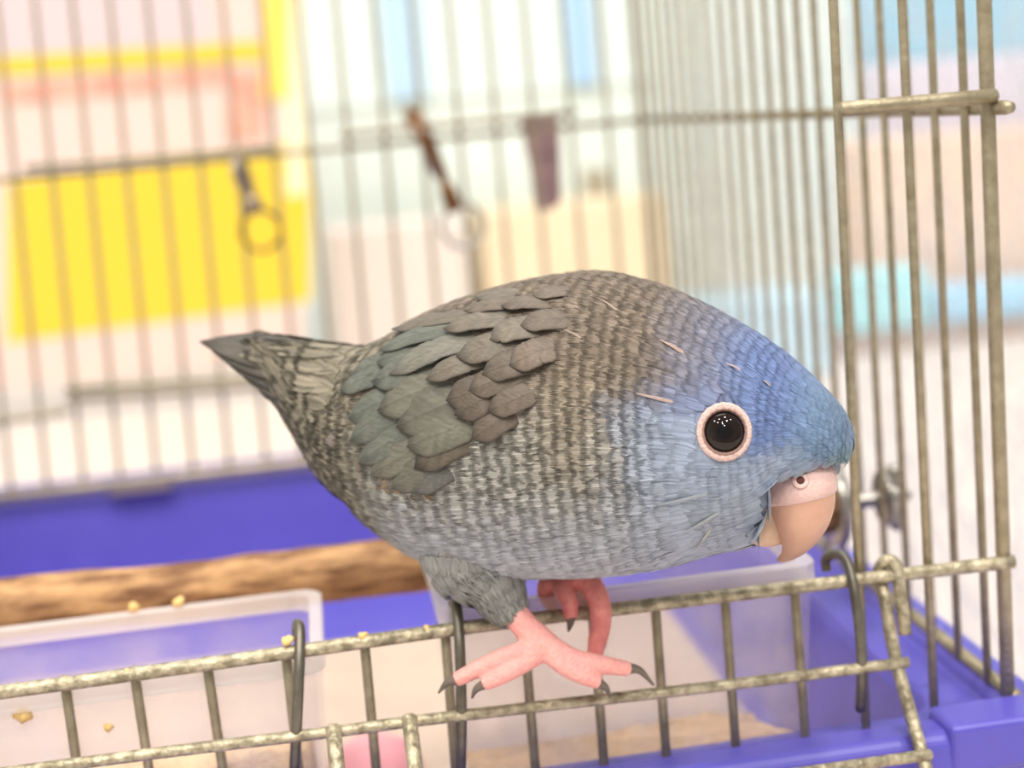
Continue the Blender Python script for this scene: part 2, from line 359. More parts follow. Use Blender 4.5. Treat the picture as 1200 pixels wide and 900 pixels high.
# ------------------------------------------------------------------ snap hooks hanging on the back wall
def snap_hook(u0, v0, u1, v1, ur, vr, rr, label, m, lean=0):
    y = D-.006
    a, b, c = at(u0, v0, 'y', y), at(u1, v1, 'y', y), at(ur, vr, 'y', y)
    h = empty('snap_hook', a, label, 'hook', 'snap hooks on the back wall')
    d = b-a; L = d.length; n = Vector((0, -1, 0)); s = d.normalized().cross(n)
    P = [a+d*t+s*x*L+n*yy for t, x, yy in ((.05, .0, -.003), (-.03, .02, -.007), (-.06, .05, -.009), (-.02, .09, -.004), (.12, .09, .0), (.3, .06, .001), (.5, .02, .001))]
    loc_tube('hook_arm', [Vector(p) for p in crom([tuple(p) for p in P], 5)], .0014, m, h)
    prof = [(0.02, .0015), (.1, .0021), (.35, .0024), (.6, .0022), (.7, .0018), (.74, .0024), (.8, .0031), (.96, .0032), (1.0, .0024)]
    pts = [a+d*t for t, r in prof]; loc_tube('hook_body', pts, [r for t, r in prof], m, h, 12)
    g = [a+d*.1+s*.002+n*.001, a+d*.35+s*.0032+n*.001, a+d*.6+s*.0022+n*.001]; loc_tube('gate', g, .0009, STEEL, h)
    loc_tube('ring', torus_pts(c, (1, 0, 0), (0, 0, 1), rr), .00085, STEEL if m is BRASS else BRASS, h)
    return h
snap_hook(490, 134, 534, 248, 543, 264, .0075, 'brown brass snap hook hanging from the rear rail before the mint board', BRASS)
snap_hook(278, 178, 300, 250, 306, 270, .0068, 'silver snap hook hanging from the rear rail before the yellow poster', mat('hook_steel', (176, 160, 140), .25, .9, rgb2=(120, 96, 72), noise_amt=.15, noise_scale=200))
# strap hanging outside the back wall
y = D+.012
q = [(610, 140), (655, 128), (658, 236), (646, 246), (628, 246), (622, 196)]
V = [at(u, v, 'y', y) for u, v in q]; V += [p+Vector((0, .003, 0)) for p in V]; n_ = len(q)
st = mesh('cloth_strap', V, [tuple(range(n_)), tuple(range(2*n_-1, n_-1, -1))]+[(i, n_+i, n_+(i+1) % n_, (i+1) % n_) for i in range(n_)], mat('strap_cloth', (138, 112, 116), .8, rgb2=(168, 136, 134), noise_amt=.2, noise_scale=60), smooth=False)
tag(st, 'dusky purple brown cloth strap hung on the outside of the rear rail', 'strap')
# crinkled clear sheet outside the right wall
N = 40; V = []; F = []
for i in range(N+1):
    for j in range(N+1):
        yy = -.06+.42*i/N; zz = TZ+.001+.36*j/N
        V.append((.030+.0035*noise.noise(Vector((yy*22, zz*16, 3)))+.002*noise.noise(Vector((yy*70, zz*55, 9))), yy, zz))
for i in range(N):
    for j in range(N): F.append((i*(N+1)+j, (i+1)*(N+1)+j, (i+1)*(N+1)+j+1, i*(N+1)+j+1))
sheet_o = mesh('plastic_sheet', V, F, clear_mat('clear_film', (240, 246, 255), .16, .12, bump=.35, bump_scale=120, smudge=.1))
sheet_o.modifiers.new('t', 'SOLIDIFY').thickness = .0004
tag(sheet_o, 'clear crinkled plastic sheet standing beside the right cage wall', 'plastic sheet')

# ------------------------------------------------------------------ perch, washer and wing nut
pe = empty('perch', (-.15, .067, -.0045), 'rough brown natural wood perch bolted across the cage', 'perch')
V = []; F = []; NS, NR = 150, 26
for i in range(NS+1):
    x = -.268+(.268-.0105)*i/NS
    cy = .0012*math.sin(x*23+1); cz = .0012*math.sin(x*17+.4)
    for k in range(NR):
        a = 2*math.pi*k/NR
        r = .0062+.0006*noise.noise(Vector((x*60, math.cos(a)*1.6, math.sin(a)*1.6)))+.0004*noise.noise(Vector((x*130, math.cos(a)*5, math.sin(a)*5)))
        V.append((x+.15, cy+r*math.cos(a), cz+r*math.sin(a)))
for i in range(NS):
    for k in range(NR): F.append((i*NR+k, (i+1)*NR+k, (i+1)*NR+(k+1) % NR, i*NR+(k+1) % NR))
F.append(tuple(range(NR))); F.append(tuple(range((NS+1)*NR-1, NS*NR-1, -1)))
mesh('stick', V, F, BARK, pe)
def lathe_child(name, prof, m, c, seg=28):
    Vv, Ff = lathe_geo(prof, seg, 'x', Vector(c)-Vector(pe.location)); return mesh(name, Vv, Ff, m, pe)
PC = (0, .0675, -.0045)
lathe_child('washer', [(-.0106, .003), (-.0106, .0084), (-.0103, .0092), (-.0084, .0095), (-.0080, .0088), (-.0080, .003)], STEEL, PC)
lathe_child('outer_washer', [(.0018, .0018), (.0018, .0062), (.0030, .0062), (.0030, .0018)], STEEL, PC)
lathe_child('bolt', [(-.009, .0017), (.0068, .0017), (.0085, .001)], STEEL, PC)
nut = lathe_child('wing_nut', [(.003, .0034), (.0034, .0038), (.0060, .0032), (.0066, .0028)], STEEL, PC)
for s in (-1, 1):
    c = Vector(PC)-Vector(pe.location)
    P = [c+Vector((.0042, 0, s*.002)), c+Vector((.0048, 0, s*.0042)), c+Vector((.0054, 0, s*.0062)), c+Vector((.0058, 0, s*.0074))]
    tube('wing', P, [.0016, .0019, .0022, .0014], STEEL, nut, 10)

# ------------------------------------------------------------------ feed cups
def cup(x0, x1, y0, y1, zt, zb, hooks, label, food_top, flabel):
    c = empty('feed_cup', ((x0+x1)/2, (y0+y1)/2, zb), label, 'cup', 'clear feed cups inside the front rail')
    o = Vector(c.location); t = .0011; tp = .0022
    def lp(dx, z, r=.004, n=4):
        ax0, ax1, ay0, ay1 = x0+dx, x1-dx, y0+dx, y1-dx; P = []
        for (cx, cy, a0) in ((ax1-r, ay0+r, -90), (ax1-r, ay1-r, 0), (ax0+r, ay1-r, 90), (ax0+r, ay0+r, 180)):
            for k in range(n+1):
                a = math.radians(a0+90*k/n); P.append(Vector((cx+r*math.cos(a), cy+r*math.sin(a), z))-o)
        return P
    loops_mesh('cup_wall', [lp(tp+t, zb+t), lp(tp, zb), lp(.0, zt-.0034), lp(t, zt-.0034), lp(tp+t, zb+t)][1:], CUP, c, True, True)
    loops_mesh('cup_rim', [lp(.0, zt-.0036), lp(-.0007, zt-.0034), lp(-.0007, zt-.0003), lp(-.0003, zt), lp(t+.0006, zt), lp(t+.0008, zt-.0004), lp(t+.0008, zt-.0034), lp(t, zt-.0036), lp(.0, zt-.0036)], CUP_RIM, c)
    for pts in hooks: loc_tube('hanger_hook', [Vector(p) for p in crom([tuple(p) for p in pts], 6)], .00095, WIRE_DARK, c, 10)
    # feed
    V = []; F = []; nx, ny = 36, 22
    for i in range(nx+1):
        for j in range(ny+1):
            x = x0+.004+(x1-x0-.008)*i/nx; yv = y0+.004+(y1-y0-.008)*j/ny
            e = min(i, nx-i, j, ny-j)
            V.append((x, yv, max(zb+.002, food_top-.28*(yv-y0))+.0022*noise.noise(Vector((x*60, yv*60, zt*90)))+.0012*noise.noise(Vector((x*400, yv*400, 1)))-(.0006 if e == 0 else 0)))
    for i in range(nx):
        for j in range(ny): F.append((i*(ny+1)+j, (i+1)*(ny+1)+j, (i+1)*(ny+1)+j+1, i*(ny+1)+j+1))
    loop = [i*(ny+1) for i in range(nx+1)]+[nx*(ny+1)+j for j in range(1, ny+1)]+[i*(ny+1)+ny for i in range(nx-1, -1, -1)]+[j for j in range(ny-1, 0, -1)]
    base = len(V)
    for k in loop: V.append((V[k][0], V[k][1], zb+.0012))
    L = len(loop)
    for k in range(L): F.append((loop[k], base+k, base+(k+1) % L, loop[(k+1) % L]))
    F.append(tuple(base+k for k in range(L-1, -1, -1)))
    fo = mesh('feed_mash', V, F, FOOD); tag(fo, flabel, 'bird feed'); fo['kind'] = 'stuff'
    return c
def hook_path(ue, ve, ut, vt, ub, vb, flip=1):
    """curled end inside the rail, over the top, straight leg down outside"""
    e = at(ue, ve, 'y', .0065); t = at(ut, vt, 'y', .0008); b = at(ub, vb, 'y', -.0034)
    m1 = e.lerp(t, .45)+Vector((0, 0, .0014)); m2 = t.lerp(b, .2); m2.y = -.0034
    return [e-Vector((0, 0, .0022)), e, m1, t+Vector((0, 0, .0008)), m2, t.lerp(b, .6)+Vector((0, -.0036, 0)), b]
cup(-.1030, -.0348, .0022, .0430, .0034, -.0400,
    [hook_path(968, 655, 992, 662, 1008, 832), hook_path(531, 712, 536, 718, 540, 905)],
    'clear feed cup hung below the bird', -.0290, 'orange brown feed in the cup below the bird')
cup(-.1945, -.1250, .0022, .0430, -.0018, -.0430,
    [hook_path(348, 736, 352, 745, 345, 905)], 'clear feed cup hung on the rail before the wood perch', -.0200, 'orange brown feed in the cup before the wood perch')
# pale pink tub on the liner
pk = at(438, 890, 'z', -.055)
Vv, Ff = lathe_geo([(0, .004), (.0006, .009), (.003, .011), (.007, .0115), (.011, .010), (.0135, .006), (.0142, .002)], 24, 'z', (0, 0, 0))
pko = mesh('pink_ball', Vv, Ff, PINK); pko.location = (pk.x, pk.y+.006, FZ+.0012); tag(pko, 'pink rounded toy lying on the paper liner', 'toy')
# crumbs
def crumb(p, r, label):
    bm = bmesh.new(); bmesh.ops.create_icosphere(bm, subdivisions=2, radius=r)
    for v in bm.verts: v.co *= .82*(1+.8*noise.noise(v.co*700+Vector(p)*500)); v.co.z *= .8
    me = bpy.data.meshes.new('feed_crumb'); bm.to_mesh(me); bm.free()
    o = link('feed_crumb', me, CRUMB); o.location = p; tag(o, label, 'crumb', 'feed crumbs'); return o
zr = -.0018
for u, v, rr, lb_ in ((153, 719, .0013, 'smaller yellow feed crumb on the back rim of the cup before the perch'), (204, 725, .0014, 'larger yellow feed crumb on the back rim of the cup before the perch')):
    p = at(u, v, 'z', zr+.0008); p.y = .0425; crumb(p, rr, lb_)
for u, v, rr, lb_ in ((27, 838, .0017, 'large yellow feed crumb stuck to the wall of the cup before the perch'), (128, 852, .0011, 'small yellow feed crumb stuck to the wall of the cup before the perch')):
    crumb(at(u, v, 'y', .0026), rr, lb_)
for u, v, rr, lb_ in ((338, 747, .0012, 'pale feed crumb on the front rail touching a dark hanger hook'), (425, 741, .0011, 'pale feed crumb on the front rail between the two cups'), (500, 733, .0008, 'tiny feed crumb on the front rail next to the cup below the bird'), (150, 783, .0008, 'tiny feed crumb on the front rail before the cup holding crumbs')):
    crumb(at(u, v+3, 'y', -.0006), rr, lb_)

# ------------------------------------------------------------------ the bird
TH = math.radians(30); Q = np.array([-.085, .002, 0.0])
HD = np.array([math.cos(TH), -math.sin(TH), 0]); SD = np.array([-math.sin(TH), -math.cos(TH), 0]); ZD = np.array([0, 0, 1.0])
bird = empty('parakeet', tuple(Q), 'blue grey barred parakeet gripping the front rail and leaning forward', 'bird')
def to_local(P): d = np.asarray(P)-Q; return np.array([d@HD, d@SD, d[2]])*1000      # mm: u, w, z
def L2B(p): p = np.asarray(p)/1000; return p[..., :1]*HD+p[..., 1:2]*SD+p[..., 2:3]*ZD      # mm -> metres relative to bird
TAB = np.array([
    (-56, 48.6, 47.2, .6), (-50, 50.2, 42.0, 3.6), (-43, 50.0, 31.5, 7), (-36, 49.6, 22.5, 11), (-29, 49.4, 17.6, 15), (-22, 52.2, 13.0, 18.5),
    (-13, 56.0, 9.4, 21.5), (-3, 58.7, 8.2, 23), (7.5, 60.2, 8.6, 23), (17, 60.0, 9.4, 21.8), (26, 57.4, 11, 19.6), (34, 53.6, 13.2, 17.4),
    (41, 49.3, 15, 15.6), (45, 46.3, 17.3, 14.3), (48, 43.6, 22.3, 12.8), (51.5, 40.0, 26.2, 10.2), (54.3, 36.4, 28.0, 7.2), (55.8, 33.4, 29.2, 3.8), (56.3, 31.4, 30.2, .6)])
BO = np.array((43.0, 2.0)); BA = math.radians(25)               # the head is turned towards its right: origin and yaw of the beak
def sst(a, b, x): t = np.clip((x-a)/(b-a), 0, 1); return t*t*(3-2*t)
FINE = crom(TAB, 12); NF = len(FINE)
def S(i, ph):
    """body surface in mm for fractional station i and angle ph (0 = right side, pi/2 = top)"""
    i = np.clip(i, 0, NF-1.001); k = i.astype(int); f = (i-k)[..., None]
    r = FINE[k]*(1-f)+FINE[k+1]*f
    u, top, bot, W = r[..., 0], r[..., 1], r[..., 2], np.maximum(r[..., 3], .2)
    zc = bot+(top-bot)*.48; s, c = np.sin(ph), np.cos(ph)
    z = np.where(s > 0, zc+(top-zc)*s, zc+(zc-bot)*s)
    w_ = W*np.sign(c)*np.abs(c)**.92
    # the face recedes under the forehead where the beak sits (head turned to its right)
    ca, sa = math.cos(BA), math.sin(BA); bu = (u-BO[0])*ca+(w_-BO[1])*sa; bw = -(u-BO[0])*sa+(w_-BO[1])*ca
    lim = 3.2-2.5*(1-sst(20, 24, z))+14*sst(28.0, 31.0, z)+1.0*np.maximum(0, np.abs(bw)-5.2)
    bu = np.where(u > 38, np.minimum(bu, lim), bu)
    return np.stack([BO[0]+bu*ca-bw*sa, BO[1]+bu*sa+bw*ca, z], -1)
def frames(i, ph):
    e = .05; P = S(i, ph)
    du = S(i+e*8, ph)-S(i-e*8, ph); dp = S(i, ph+.02)-S(i, ph-.02)
    d = -du/np.linalg.norm(du, axis=-1, keepdims=True)             # towards the tail
    n = np.cross(dp, -d); n /= np.linalg.norm(n, axis=-1, keepdims=True)+1e-9
    out = P-np.stack([P[..., 0], 0*P[..., 0], (FINE[np.clip(i, 0, NF-1).astype(int), 1]+FINE[np.clip(i, 0, NF-1).astype(int), 2])/2], -1)
    n = np.where((n*out).sum(-1, keepdims=True) < 0, -n, n)
    d = d-n*(d*n).sum(-1, keepdims=True); d /= np.linalg.norm(d, axis=-1, keepdims=True)
    return P, d, n
ALB = .80
def C3(*c): return np.array(lin(c))*ALB
def mixc(a, b, f): f = np.asarray(f)[..., None]; return a*(1-f)+b*f
def plumage(P):
    """colour and bar strength of the plumage at body points (mm)"""
    u, w_, z = P[..., 0], P[..., 1], P[..., 2]
    top = np.interp(u, FINE[:, 0], FINE[:, 1]); bot = np.interp(u, FINE[:, 0], FINE[:, 2]); h = np.clip((z-bot)/np.maximum(top-bot, 1), 0, 1)
    c = mixc(C3(192, 198, 208), C3(178, 176, 168), sst(.12, .45, h)); c = mixc(c, C3(140, 126, 112), sst(.46, .8, h))
    c = mixc(c, C3(168, 150, 124), .5*np.exp(-((u-17)/7)**2)*sst(.3, .5, h)*(1-sst(.62, .85, h)))
    rear = 1-sst(-30, -14, u); c = mixc(c, C3(146, 138, 120), rear*.9)
    # head
    nz = np.sin(u*2.1+z*1.3)*np.cos(z*1.7-w_*.9); ck = sst(17, 32, u-8*sst(.62, .8, h)+1.6*nz); head = mixc(C3(166, 180, 204), C3(176, 186, 204), 1-sst(.2, .45, h))
    head = mixc(head, C3(136, 148, 184), sst(.58, .72, h)); c = mixc(c, head, ck*.92)
    c = mixc(c, C3(140, 132, 128), .75*ck*sst(.72, .9, h)*(1-sst(30, 42, u)))
    c = mixc(c, C3(118, 138, 186), sst(37, 44, u)*sst(.45, .62, h))
    c = mixc(c, C3(128, 154, 186), sst(46, 53, u)*sst(.2, .4, h))
    c = mixc(c, C3(120, 148, 160), sst(52, 55.5, u)*(1-sst(29, 33, z)))
    b = .62*np.ones_like(u); b = b*(1-.80*(1-sst(.10, .42, h))); b = b*(1-.32*sst(.6, .85, h))
    face = sst(24, 34, u); b = b*(1-face*(.82-.45*sst(.6, .78, h))); b = b*(1-.55*sst(44, 52, u)); b = np.maximum(b, .8*rear)
    return c, b

def set_cols(me, cols):
    a = me.color_attributes.new('plume', 'FLOAT_COLOR', 'POINT')
    c4 = np.ones((len(me.vertices), 4), np.float32); c4[:, :3] = cols; a.data.foreach_set('color', c4.ravel())
PLUME = attr_mat('plumage', .8, .12, .15)
FEATH = attr_mat('flight_feather', .55, .15, .3)

# body mesh: loft plus thighs, fused by a voxel remesh into one surface
NPH = 48; ii = np.linspace(0, NF-1.001, 130); V = []; F = []
for i in ii: V += [tuple(x) for x in L2B(S(np.full(NPH, i), np.linspace(0, 2*np.pi, NPH, endpoint=False)))]
for i in range(len(ii)-1):
    for k in range(NPH): F.append((i*NPH+k, i*NPH+(k+1) % NPH, (i+1)*NPH+(k+1) % NPH, (i+1)*NPH+k))
F.append(tuple(range(NPH-1, -1, -1))); F.append(tuple(range((len(ii)-1)*NPH, len(ii)*NPH)))
bvh = BVHTree.FromPolygons([Vector(v) for v in V], F)
def hit(u, v):
    """where a pixel's ray meets the bird's body (mm, bird space) and the surface normal there"""
    d = Vector(ray(u, v)).normalized(); h = bvh.ray_cast(Vector(CAM-Q), d)
    if h[0] is None: return None
    n = h[1] if h[1].dot(d) < 0 else -h[1]
    return np.array([*(to_local(np.array(h[0])+Q))]), np.array([np.array(n)@HD, np.array(n)@SD, n[2]])
def addgeo(V, F, g):
    o = len(V); V.extend([tuple(v) for v in g[0]]); F.extend([tuple(i+o for i in f) for f in g[1]])
def fuse(V, F, vox, smooth_it=4):
    me = bpy.data.meshes.new('tmp'); me.from_pydata([tuple(v) for v in V], [], F); me.update()
    o = bpy.data.objects.new('tmp', me); col.objects.link(o)
    r = o.modifiers.new('r', 'REMESH'); r.mode = 'VOXEL'; r.voxel_size = vox
    s = o.modifiers.new('s', 'SMOOTH'); s.iterations = smooth_it; s.factor = .5
    dg = bpy.context.evaluated_depsgraph_get(); out = bpy.data.meshes.new_from_object(o.evaluated_get(dg))
    bpy.data.objects.remove(o); bpy.data.meshes.remove(me); return out
def px(u, v, y): return np.array(at(u, v, 'y', y))-Q          # pixel on plane y -> bird-relative metres
THIGH_R = [L2B(np.array((-8, 8, 22))), L2B(np.array((-9, 9, 14))), px(572, 672, -.004), px(586, 698, -.0052), px(592, 708, -.0058)]
THIGH_L = [L2B(np.array((2, -9, 18))), L2B(np.array((1, -9, 12))), L2B(np.array((0.5, -8.5, 9.5)))]
TR = [.010, .0088, .0058, .0040, .0026]
VB, FB = list(V), list(F)
sv = L2B(np.array([(54.0+2.6*math.cos(a)*math.cos(b), 3.6*math.sin(a)*math.cos(b), 31+3.4*math.sin(b)) for b in np.linspace(-1.5, 1.5, 9) for a in np.linspace(0, 2*np.pi, 16, endpoint=False)]))
addgeo(VB, FB, (sv, [(i*16+k, i*16+(k+1) % 16, (i+1)*16+(k+1) % 16, (i+1)*16+k) for i in range(8) for k in range(16)]+[tuple(range(15, -1, -1)), tuple(range(128, 144))]))
addgeo(VB, FB, tube_geo(crom([tuple(p) for p in THIGH_R], 4), np.interp(np.linspace(0, 4, 17), range(5), TR), 16))
addgeo(VB, FB, tube_geo(crom([tuple(p) for p in THIGH_L], 4), np.interp(np.linspace(0, 2, 9), range(3), [.009, .007, .004]), 16))
me = fuse(VB, FB, .0011, 4); me.name = 'body'
body = link('body', me, PLUME, bird)
vc = np.zeros(len(me.vertices)*3, np.float32); me.vertices.foreach_get('co', vc); vc = vc.reshape(-1, 3)
loc = np.stack([vc@HD, vc@SD, vc[:, 2]], -1)*1000
cc, bb = plumage(loc); set_cols(me, cc*.95)

# ---- contour feathers: rows like roof tiles, each with split barbs at its tip
K = 12; TROW = np.array([.15, .48, .76, .85, 1.0])
def contour(P, d, n, L, Wd, lift, R, cols, bars, jit, RL=80):
    """arrays of feathers -> verts (N,K*5*2,3) mm and colours"""
    N_ = len(P); b = np.cross(n, d)
    edges = np.linspace(-1, 1, K+1); Vv = np.zeros((N_, K, 5, 2, 3)); Cc = np.zeros((N_, K, 5, 2, 3))
    for k in range(K):
        sc = (edges[k]+edges[k+1])/2
        tend = (1-.20*sc*sc)*(1+rng.uniform(-jit, jit, N_)); tone = np.clip(1+rng.normal(0, .10+.16*bars, N_), .5, 1.5); bj = rng.uniform(.75, 1.1, N_)
        for r_, t in enumerate(TROW):
            shape = (.55+.45*math.sin(min(t/.6, 1)*math.pi/2))*(1 if t < .7 else 1-.10*((t-.7)/.3)**2)
            shrink = (1, .96, .86, .78, .45)[r_]
            for e in (0, 1):
                s = sc+(edges[k+e]-sc)*shrink
                tt = t*tend; x = (s*shape*Wd/2)
                hgt = lift*tt*L-(tt*L)**2/(2*RL)-x**2/(2*R)+.10
                Vv[:, k, r_, e] = P+d*(tt*L)[:, None]+b*x[:, None]+n*hgt[:, None]
                dark = 1-bars*bj*(0, 0, 0, 1, 1)[r_]
                warm = np.array([1.02, 1.0, .96])
                Cc[:, k, r_, e] = cols*(dark*tone)[:, None]*(1 if t < .9 else warm)
    return Vv.reshape(N_, -1, 3), Cc.reshape(N_, -1, 3)
FT = []
for k in range(K):
    for r_ in range(4):
        a = (k*5+r_)*2; FT.append((a, a+1, a+3, a+2))
FT = np.array(FT)
def feather_mesh(name, Vs, Cs, m, parent):
    V_ = np.concatenate(Vs); C_ = np.concatenate(Cs); N_ = len(V_); nv = V_.shape[1]
    faces = (FT[None]+(np.arange(N_)*nv)[:, None, None]).reshape(-1, 4)
    me = bpy.data.meshes.new(name); me.vertices.add(N_*nv); me.vertices.foreach_set('co', L2B(V_.reshape(-1, 3)).astype(np.float32).ravel())
    me.loops.add(len(faces)*4); me.loops.foreach_set('vertex_index', faces.astype(np.int32).ravel())
    me.polygons.add(len(faces)); me.polygons.foreach_set('loop_start', np.arange(0, len(faces)*4, 4, dtype=np.int32))
    me.update(); me.validate(); set_cols(me, C_.reshape(-1, 3)); return link(name, me, m, parent)
arc = np.concatenate([[0], np.cumsum(np.linalg.norm(np.diff(S(np.arange(NF-1)*1.0, np.full(NF-1, .3)), axis=0), axis=1))])
Vs, Cs = [], []
eye_p, eye_n = hit(849, 506)
s_, row = arc[-1]-.15, 0
while s_ > 9:
    i = np.interp(s_, arc, np.arange(len(arc))); uu = np.interp(i, np.arange(NF), FINE[:, 0])
    sp_ = float(np.interp(uu, [-55, -25, 5, 25, 38, 48, 56], [3.6, 3.4, 2.4, 2.1, 1.7, 1.3, 1.0]))
    ring = S(np.full(200, i), np.linspace(0, 2*np.pi, 200)); per = np.linalg.norm(np.diff(ring, axis=0), axis=1).sum()
    wd = sp_*1.9; cnt = max(6, int(per/(wd*.55)))
    cum = np.concatenate([[0], np.cumsum(np.linalg.norm(np.diff(ring, axis=0), axis=1))])/per
    ph = np.interp((np.arange(cnt)+.5*(row % 2)+rng.uniform(-.12, .12, cnt))/cnt % 1.0, cum, np.linspace(0, 2*np.pi, 200))
    # rows sweep back towards the belly, as the bars do in the photo
    io = np.full(cnt, i)+rng.normal(0, .10, cnt)+ (np.sin(ph) < 0)*(-np.sin(ph))**2*(-3.0)*sst(-30, 10, np.full(cnt, uu))
    P, d, n = frames(np.clip(io, .3, NF-1.1), ph)
    keep = np.linalg.norm((P-eye_p)+d*0, axis=1) > 3.9
    mid = P+d*1.0; bu_ = (mid[:, 0]-43)*math.cos(math.radians(25))+(mid[:, 1]-2)*math.sin(math.radians(25)); bw_ = -(mid[:, 0]-43)*math.sin(math.radians(25))+(mid[:, 1]-2)*math.cos(math.radians(25))
    keep &= ~((bu_ > -1.5) & (np.abs(bw_) < 6.0) & (P[:, 2] < 21.5) & (P[:, 2] > 15.2) & (P[:, 0] > 38))
    keep &= ~((bu_ > 2.4) & (np.abs(bw_) < 5.6) & (P[:, 2] < 29.2) & (P[:, 0] > 40))
    P, d, n = P[keep], d[keep], n[keep]; N_ = len(P)
    if N_:
        L = sp_*rng.uniform(2.52, 2.68, N_); c_, b_ = plumage(P+d*L[:, None]*.7)
        dist = np.linalg.norm(P-eye_p, axis=1); L = np.minimum(L, np.where(P[:, 0] > eye_p[0], np.maximum(dist-2.9, 1.2), 99))
        d2 = d+np.cross(n, d)*rng.normal(0, .06, N_)[:, None]
        a, c2 = contour(P, d2, n, L, wd*rng.uniform(.92, 1.1, N_), .055+.025*rng.random(N_), 24, c_*rng.normal(1, .05, N_)[:, None], b_, .085, np.interp(P[:, 0], [-50, -20, 0, 30, 44, 52], [400, 400, 120, 90, 40, 16]))
        Vs.append(a); Cs.append(c2)
    s_ -= sp_; row += 1
# thigh tufts
for T_, R_, base, cnt0 in ((THIGH_R, TR, 1.0, 16), (THIGH_L, [.009, .007, .004], .6, 12)):
    path = crom([to_local(np.array(p)+Q) for p in T_], 6); rad = np.interp(np.linspace(0, 1, len(path)), np.linspace(0, 1, len(R_)), R_)*1000
    for j in range(3, len(path)-2, 2):
        t = path[j+1]-path[j-1]; t /= np.linalg.norm(t); a0 = np.cross(t, [0, .3, 1]); a0 /= np.linalg.norm(a0); b0 = np.cross(t, a0)
        cnt = max(7, int(cnt0*rad[j]/5)); an = (np.arange(cnt)+.5*(j % 4 > 1))/cnt*2*np.pi
        n = np.cos(an)[:, None]*a0+np.sin(an)[:, None]*b0; P = path[j]+n*rad[j]
        L = np.full(cnt, 4.2); cT = np.tile(C3(164, 164, 160), (cnt, 1))*rng.normal(1, .05, cnt)[:, None]
        taper = np.tile(t, (cnt, 1))-n*.25; taper /= np.linalg.norm(taper, axis=1, keepdims=True)
        a, c2 = contour(P, taper, n, L, np.full(cnt, 4.4), np.full(cnt, .05), 14, cT, np.full(cnt, .18), .16); Vs.append(a); Cs.append(c2)
pl = feather_mesh('plumage', Vs, Cs, PLUME, bird); pl['kind'] = 'stuff'

# ---- long feathers of wing and tail: each its own part
def long_feather(name, path, nrm, width, colr, tipdark=.5, edge=.25, camber=.16, parent=None, point=.5, mirror=False):
    """path (n,3) mm along the shaft, nrm (n,3) outward normals"""
    path = np.array(path); nrm = np.array(nrm); n = len(path)
    if mirror: path = path*[1, -1, 1]; nrm = nrm*[1, -1, 1]
    T = np.gradient(path, axis=0); T /= np.linalg.norm(T, axis=1, keepdims=True); B = np.cross(nrm, T); B /= np.linalg.norm(B, axis=1, keepdims=True)
    ss = np.array([-1, -.88, -.74, -.6, -.46, -.32, -.18, -.05, 0, .05, .18, .32, .46, .6, .74, .88, 1.0]); q0 = random.uniform(0, 9); V_ = []; C_ = []; F_ = []
    for i in range(n):
        t = i/(n-1); sh = min(1, (.45+1.4*t))*(1-max(0, (t-point)/(1-point))**2.4*.97)
        for s in ss:
            x = s*sh*width/2*(1+(.025*math.sin(i*2.9+q0)+.02*math.sin(i*5.3) if abs(s) > .95 else 0)); V_.append(path[i]+B[i]*x+nrm[i]*(camber*width*(.25-.25*s*s*1.6)+(.012*width if s == 0 else 0)))
            k = 1-tipdark*sst(.80, 1.0, t)-edge*sst(.7, 1.0, abs(s))
            if s == 0: k *= .92
            k *= 1+.42*noise.noise(Vector((q0*7, (t*n*.9-abs(s)*4.5)*1.3, s*1.2)))+.16*noise.noise(Vector((q0, t*3, s*2.5)))
            C_.append(np.array(colr)*k*random.uniform(.93, 1.07))
    m = len(ss)
    for i in range(n-1):
        for j in range(m-1): F_.append((i*m+j, i*m+j+1, (i+1)*m+j+1, (i+1)*m+j))
    me = bpy.data.meshes.new(name); me.from_pydata([tuple(v) for v in L2B(np.array(V_))], [], F_); me.update(); set_cols(me, np.array(C_))
    o = link(name, me, FEATH, parent or bird); so = o.modifiers.new('t', 'SOLIDIFY'); so.thickness = .00012; so.offset = 0
    return o
def surf_path(u0, v0, u1, v1, off0, off1, bow=0, n=30):
    P, Nn = [], []
    dx, dy = u1-u0, v1-v0
    for i in range(n):
        t = i/(n-1); h = hit(u0+dx*t-dy*bow*math.sin(math.pi*t), v0+dy*t+dx*bow*math.sin(math.pi*t))
        if h is None:
            if len(P) < 2: return None
            P.append(P[-1]+(P[-1]-P[-2])); Nn.append(Nn[-1]); continue
        P.append(h[0]+h[1]*(off0+(off1-off0)*min(1, t*1.5))); Nn.append(h[1])
    P = np.array(P); Nn = np.array(Nn)
    for _ in range(6): Nn[1:-1] = (Nn[:-2]+Nn[1:-1]*2+Nn[2:])/4
    Nn /= np.linalg.norm(Nn, axis=1, keepdims=True); return P, Nn
GREEN = C3(120, 125, 116); GREEN2 = C3(127, 126, 114); BROWN = C3(120, 109, 98); TAUPE = C3(128, 120, 108); DULL = C3(158, 146, 142)
